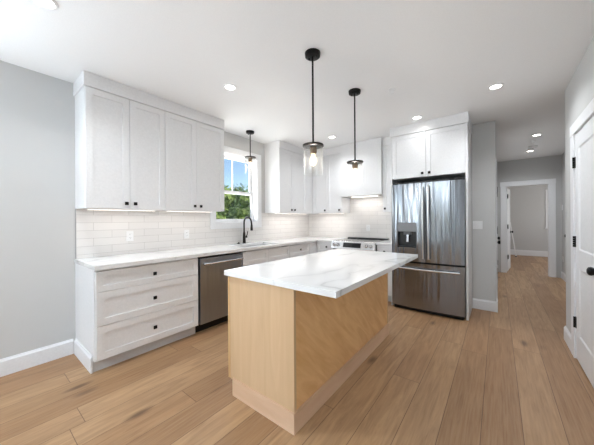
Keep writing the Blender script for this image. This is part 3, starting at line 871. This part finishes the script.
# ------------------------------------------------------------------ island
IX0, IX1, IY0, IY1 = 1.650, 2.594, 1.176, 2.916
BX0, BX1, BY0, BY1 = 1.722, 2.283, 1.207, 2.885
# doors face the sink wall
t = thing('kitchen_island', 'natural maple kitchen island base in the middle of the room', 'kitchen island', (0, 0, 0))
MB().box(1.68, BX1-0.012, BY0+0.012, BY1-0.012, 0.105, 0.872).box(BX0, BX1-0.012, BY0+0.012, BY1-0.012, 0.0, 0.105).build('cabinet_box', 'maple_door', t)
MB().box(1.679, BX1, BY0, BY0+0.011, 0.105, 0.873).box(BX0, BX1, BY0, BY0+0.011, 0.0, 0.105).build('end_panel', 'maple_end', t)
MB().box(1.679, BX1, BY1-0.011, BY1, 0.105, 0.873).box(BX0, BX1, BY1-0.011, BY1, 0.0, 0.105).build('end_panel', 'maple_end', t)
MB().box(BX1-0.011, BX1, BY0+0.0115, BY1-0.0115, 0.0, 0.873).build('side_panel', 'maple_side', t)
for y in (BY0-0.001, BY1-0.021): MB().box(BX1-0.001, BX1+0.005, y, y+0.022, 0.125, 0.874, 0.001).build('corner_trim', 'maple_end', t)
b = MB(); bh = 0.125; bt = 0.013
b.box(BX0-0.004, BX1+bt, BY0-bt, BY0-0.0005, 0, bh).box(BX1+0.0005, BX1+bt, BY0-0.0005, BY1+0.0005, 0, bh).box(BX0-0.004, BX1+bt, BY1+0.0005, BY1+bt, 0, bh)
b.build('base_trim', 'maple_raw', t, label='pale unfinished base trim')
nb = 4; w = (BY1-BY0-0.004)/nb
for k in range(nb):
    ya = BY0+0.001+k*w
    o = MB().shaker(0.0015, w-0.0015, 0.105, 0.86, 0.0, 0.02).build('door', 'maple_door', t); o.location = (1.651, ya+w, 0); o.rotation_euler = (0, 0, -PI/2)
    knob(o, 0.04 if k % 2 else w-0.04, 0.0, 0.80)
o = tag(MB().box(IX0, IX1, IY0, IY1, CZ0, CZ1, 0.002, 2).build('island_countertop', 'island_quartz'), 'white quartz slab with grey veins overhanging the maple island', 'countertop')

# ------------------------------------------------------------------ lights
def pendant(loc, drop, label, scale=1.0):
    t = thing('pendant_light', label, 'pendant light', loc, 0, 'pendant lights')
    b = MB(); b.lathe([(0, 0), (0.063, 0), (0.063, -0.006), (0.060, -0.028), (0.056, -0.031), (0, -0.031)], seg=36)
    cn = b.build('canopy', 'black_metal', t, True)
    for s in (-1, 1):
        MB().lathe([(0, 0), (0.007, 0), (0.006, -0.012), (0, -0.013)], (0.035*s, -0.0, -0.031), seg=14).build('canopy_screw', 'black_metal', cn, True)
    MB().lathe([(0.0075, -0.031), (0.0075, -drop+0.02), (0.013, -drop+0.015), (0.013, -drop)], seg=16).build('rod', 'black_metal', t, True)
    b = MB(); b.lathe([(0, 0), (0.026, 0.0), (0.084, -0.006), (0.085, -0.018), (0.079, -0.022), (0, -0.022)], (0, 0, -drop), seg=40)
    b.build('fitter_disc', 'dark_bronze', t, True)
    MB().lathe([(0, 0), (0.029, 0), (0.031, -0.008), (0.029, -0.045), (0.024, -0.055), (0, -0.055)], (0, 0, -drop-0.0225), seg=24).build('socket', 'bronze', t, True)
    # clear glass cylinder with real thickness
    MB().lathe([(0.0765, -0.0225), (0.0765, -0.247), (0.073, -0.248), (0.073, -0.0225)], (0, 0, -drop-0.001), seg=48, close=False).build('glass_shade', 'clear_glass', t, True)
    bz = -drop-0.0775
    MB().lathe([(0, 0), (0.013, 0), (0.016, -0.012), (0.029, -0.045), (0.031, -0.062), (0.024, -0.085), (0.010, -0.097), (0, -0.099)], (0, 0, bz), seg=24).build('bulb', 'bulb_glow', t, True)
    lm = lamp('bulb_light', 'POINT', (0, 0, bz-0.055), (0, 0, 0), 2.5, (1, 0.93, 0.84), shadow_soft_size=0.013); lm.parent = t
    return t
pend = pendant((2.086, 1.720, H), 0.733, 'black pendant light with clear glass cylinder above the near end of the island')
dup(pend, (2.082, 2.500, H), 'black pendant light with clear glass cylinder above the far end of the island')
pendant((0.296, 2.655, H), 0.385, 'short black pendant light hanging in front of the sink window')

def can(loc, label, power, group='recessed ceiling lights'):
    t = thing('recessed_light', label, 'ceiling light', loc, 0, group)
    MB().lathe([(0.047, -0.0005), (0.067, -0.0005), (0.065, -0.006), (0.050, -0.010), (0.045, -0.003)], seg=40, close=False).build('trim_ring', 'white_plastic', t, True)
    MB().lathe([(0, -0.004), (0.046, -0.004), (0.046, -0.0008), (0, -0.0008)], seg=40).build('lens', 'lamp_lens', t, True)
    lm = lamp('downlight', 'AREA', (0, 0, -0.014), (0, 0, 0), power, (0.93, 0.965, 1.0), shape='DISK', size=0.09, spread=math.radians(142)); lm.parent = t
    return t
for (x, y, lb, p) in ((1.088, 0.296, 'recessed ceiling light nearest the camera, above the grey wall', 4.2), (1.137, 1.638, 'recessed ceiling light in front of the left wall cabinets', 0.4),
        (1.136, 3.664, 'recessed ceiling light in the back corner, between the two island pendants in view', 2.4), (2.422, 3.666, 'recessed ceiling light in front of the refrigerator cabinet', 0.45),
        (3.246, 3.306, 'recessed ceiling light at the kitchen side of the hall entrance', 3.2), (3.757, 5.653, 'recessed ceiling light in the hall, nearer of two', 2.6),
        (3.772, 6.921, 'recessed ceiling light in the hall, farther one beside the smoke detector', 2.6)):
    can((x, y, H), lb, p)
t = thing('smoke_detector', 'round white smoke detector on the hall ceiling', 'smoke detector', (3.777, 6.515, H))
MB().lathe([(0, -0.0005), (0.07, -0.0005), (0.07, -0.012), (0.058, -0.034), (0.02, -0.04), (0, -0.04)], seg=32).build('housing', 'white_plastic', t, True)
MB().lathe([(0, -0.0402), (0.014, -0.0402), (0.012, -0.044), (0, -0.044)], seg=16).build('test_button', 'grey_plastic', t, True)
def sprinkler(loc, label):
    t = thing('sprinkler_head', label, 'sprinkler', loc)
    MB().lathe([(0, -0.0005), (0.036, -0.0005), (0.034, -0.006), (0.012, -0.010), (0, -0.010)], seg=24).build('escutcheon', 'white_plastic', t, True)
    b = MB()
    for s in (-1, 1): b.tube([(0.006*s, 0, -0.010), (0.013*s, 0, -0.022), (0.004*s, 0, -0.038)], 0.0022, 8)
    b.build('frame_arms', 'white_plastic', t, True)
    MB().lathe([(0, -0.038), (0.015, -0.038), (0.016, -0.041), (0, -0.041)], seg=20).build('deflector', 'white_plastic', t, True)
sprinkler((2.398, 2.721, H), 'small white sprinkler head on the kitchen ceiling')
sprinkler((3.747, 6.055, H), 'small white sprinkler head on the hall ceiling')

# ------------------------------------------------------------------ plates
def plate(name, label, cat, loc, rz, kind):
    t = thing(name, label, cat, loc, rz)     # own frame: faces -y
    MB().box(-0.035 if kind != 'double' else -0.058, 0.035 if kind != 'double' else 0.058, -0.006, -0.0005, -0.057, 0.057, 0.002).build('cover_plate', 'white_plastic', t)
    if kind == 'outlet':
        for z in (-0.02, 0.02):
            o = MB().box(-0.016, 0.016, -0.009, -0.0062, z-0.014, z+0.014, 0.002).build('socket', 'white_plastic', t)
            b = MB(); b.box(-0.007, -0.005, -0.0096, -0.0089, z-0.003, z+0.006).box(0.005, 0.007, -0.0096, -0.0089, z-0.003, z+0.006).cyl((0, -0.0096, z-0.008), (0, -0.0089, z-0.008), 0.002, 8)
            b.build('slots', 'grey_plastic', o)
    else:
        for x in ((0,) if kind == 'switch' else (-0.023, 0.023)):
            MB().box(x-0.0165, x+0.0165, -0.010, -0.0062, -0.033, 0.033, 0.002).build('rocker', 'white_plastic', t)
plate('outlet', 'white outlet on the tile above the three-drawer cabinet', 'outlet', (0.0085, 1.125, 1.11), PI/2, 'outlet')
plate('outlet', 'white outlet on the tile above the dishwasher', 'outlet', (0.0085, 1.79, 1.10), PI/2, 'outlet')
plate('outlet', 'white outlet on the tile behind the range', 'outlet', (1.36, YB-0.0085, 1.12), 0, 'outlet')
plate('light_switch', 'white double light switch on the wall right of the refrigerator', 'light switch', (3.03, 4.4625, 1.19), 0, 'double')
plate('light_switch', 'white light switch high on the right hall wall', 'light switch', (HX1-0.0005, 7.70, 1.50), -PI/2, 'switch')
plate('outlet', 'white outlet low on the right hall wall', 'outlet', (HX1-0.0005, 7.66, 0.42), -PI/2, 'outlet')

# slim white pole leaning in the far room, behind the open door
t = thing('leaning_pole', 'slim white pole leaning in the room at the end of the hall', 'pole', (3.70, 11.1, 0))
MB().tube([(0.02, 0, 0.018), (-0.12, 0.10, 1.14)], 0.016, 10).build('shaft', 'white_plastic', t, True)
MB().tube([(0.023, -0.002, 0.0), (0.0185, 0.001, 0.03)], 0.021, 10).build('end_cap', 'grey_plastic', t, True)

# ------------------------------------------------------------------ outside the sink window
struct(MB().box(-40, -0.16, -20, 45, -0.6, -0.5).build('ground', 'soil'))
def tree(name, label, loc, h, r, n, mat, seed):
    rnd = random.Random(seed)
    t = thing(name, label, 'tree', loc, 0, 'trees outside the window')
    MB().tube([(0, 0, 0), (0.05, 0.03, h*0.35), (0.0, -0.04, h*0.8)], [0.11, 0.08, 0.03], 10).build('trunk', 'bark', t, True)
    blobs = []
    for k in range(16):
        z = rnd.uniform(0.18, 0.92); rr = r*(1.0 - 0.55*abs(z-0.5)*2*0.8)
        a = rnd.uniform(0, 2*PI); d = rr*rnd.uniform(0.1, 0.75)
        blobs.append((Vector((d*math.cos(a), d*math.sin(a), z*h)), r*rnd.uniform(0.28, 0.48)))
    bm = bmesh.new()
    for i in range(n):
        c, br = rnd.choice(blobs)
        v = Vector((rnd.gauss(0, 1), rnd.gauss(0, 1), rnd.gauss(0, 1))).normalized()*br*rnd.uniform(0.65, 1.05)
        p = c+v
        nn = (v.normalized() + Vector((rnd.uniform(-.8, .8), rnd.uniform(-.8, .8), rnd.uniform(-.2, .9)))).normalized()
        u = nn.orthogonal().normalized(); w = nn.cross(u); a = rnd.uniform(0, 6.28)
        u, w = u*math.cos(a)+w*math.sin(a), w*math.cos(a)-u*math.sin(a)
        s = rnd.uniform(0.05, 0.10)
        bm.faces.new([bm.verts.new(p-u*s), bm.verts.new(p+w*s*0.5+nn*0.01), bm.verts.new(p+u*s), bm.verts.new(p-w*s*0.5+nn*0.01)])
    b = MB(); b._merge(bm)
    b.build('foliage', mat, t)
for i, (x, y, h, r, mat, lb) in enumerate((
        (-6.0, 6.55, 2.5, 1.0, 'leaf_light', 'light green bushy tree left of centre in the lower window pane'),
        (-6.7, 8.95, 2.6, 1.0, 'leaf_light', 'light green bushy tree right of centre in the lower window pane'),
        (-6.0, 4.0, 2.4, 1.05, 'leaf_dark', 'dark green tree at the left edge of the sink window'),
        (-9.8, 14.2, 3.2, 1.6, 'leaf_dark', 'dark green tree at the right edge of the sink window'),
        (-9.9, 10.3, 3.1, 1.75, 'leaf_dark', 'darker tree top rising behind the light green trees outside'))):
    tree('leafy_tree', lb, (x, y, -0.5), h+0.5, r, 7500, mat, 11+i)
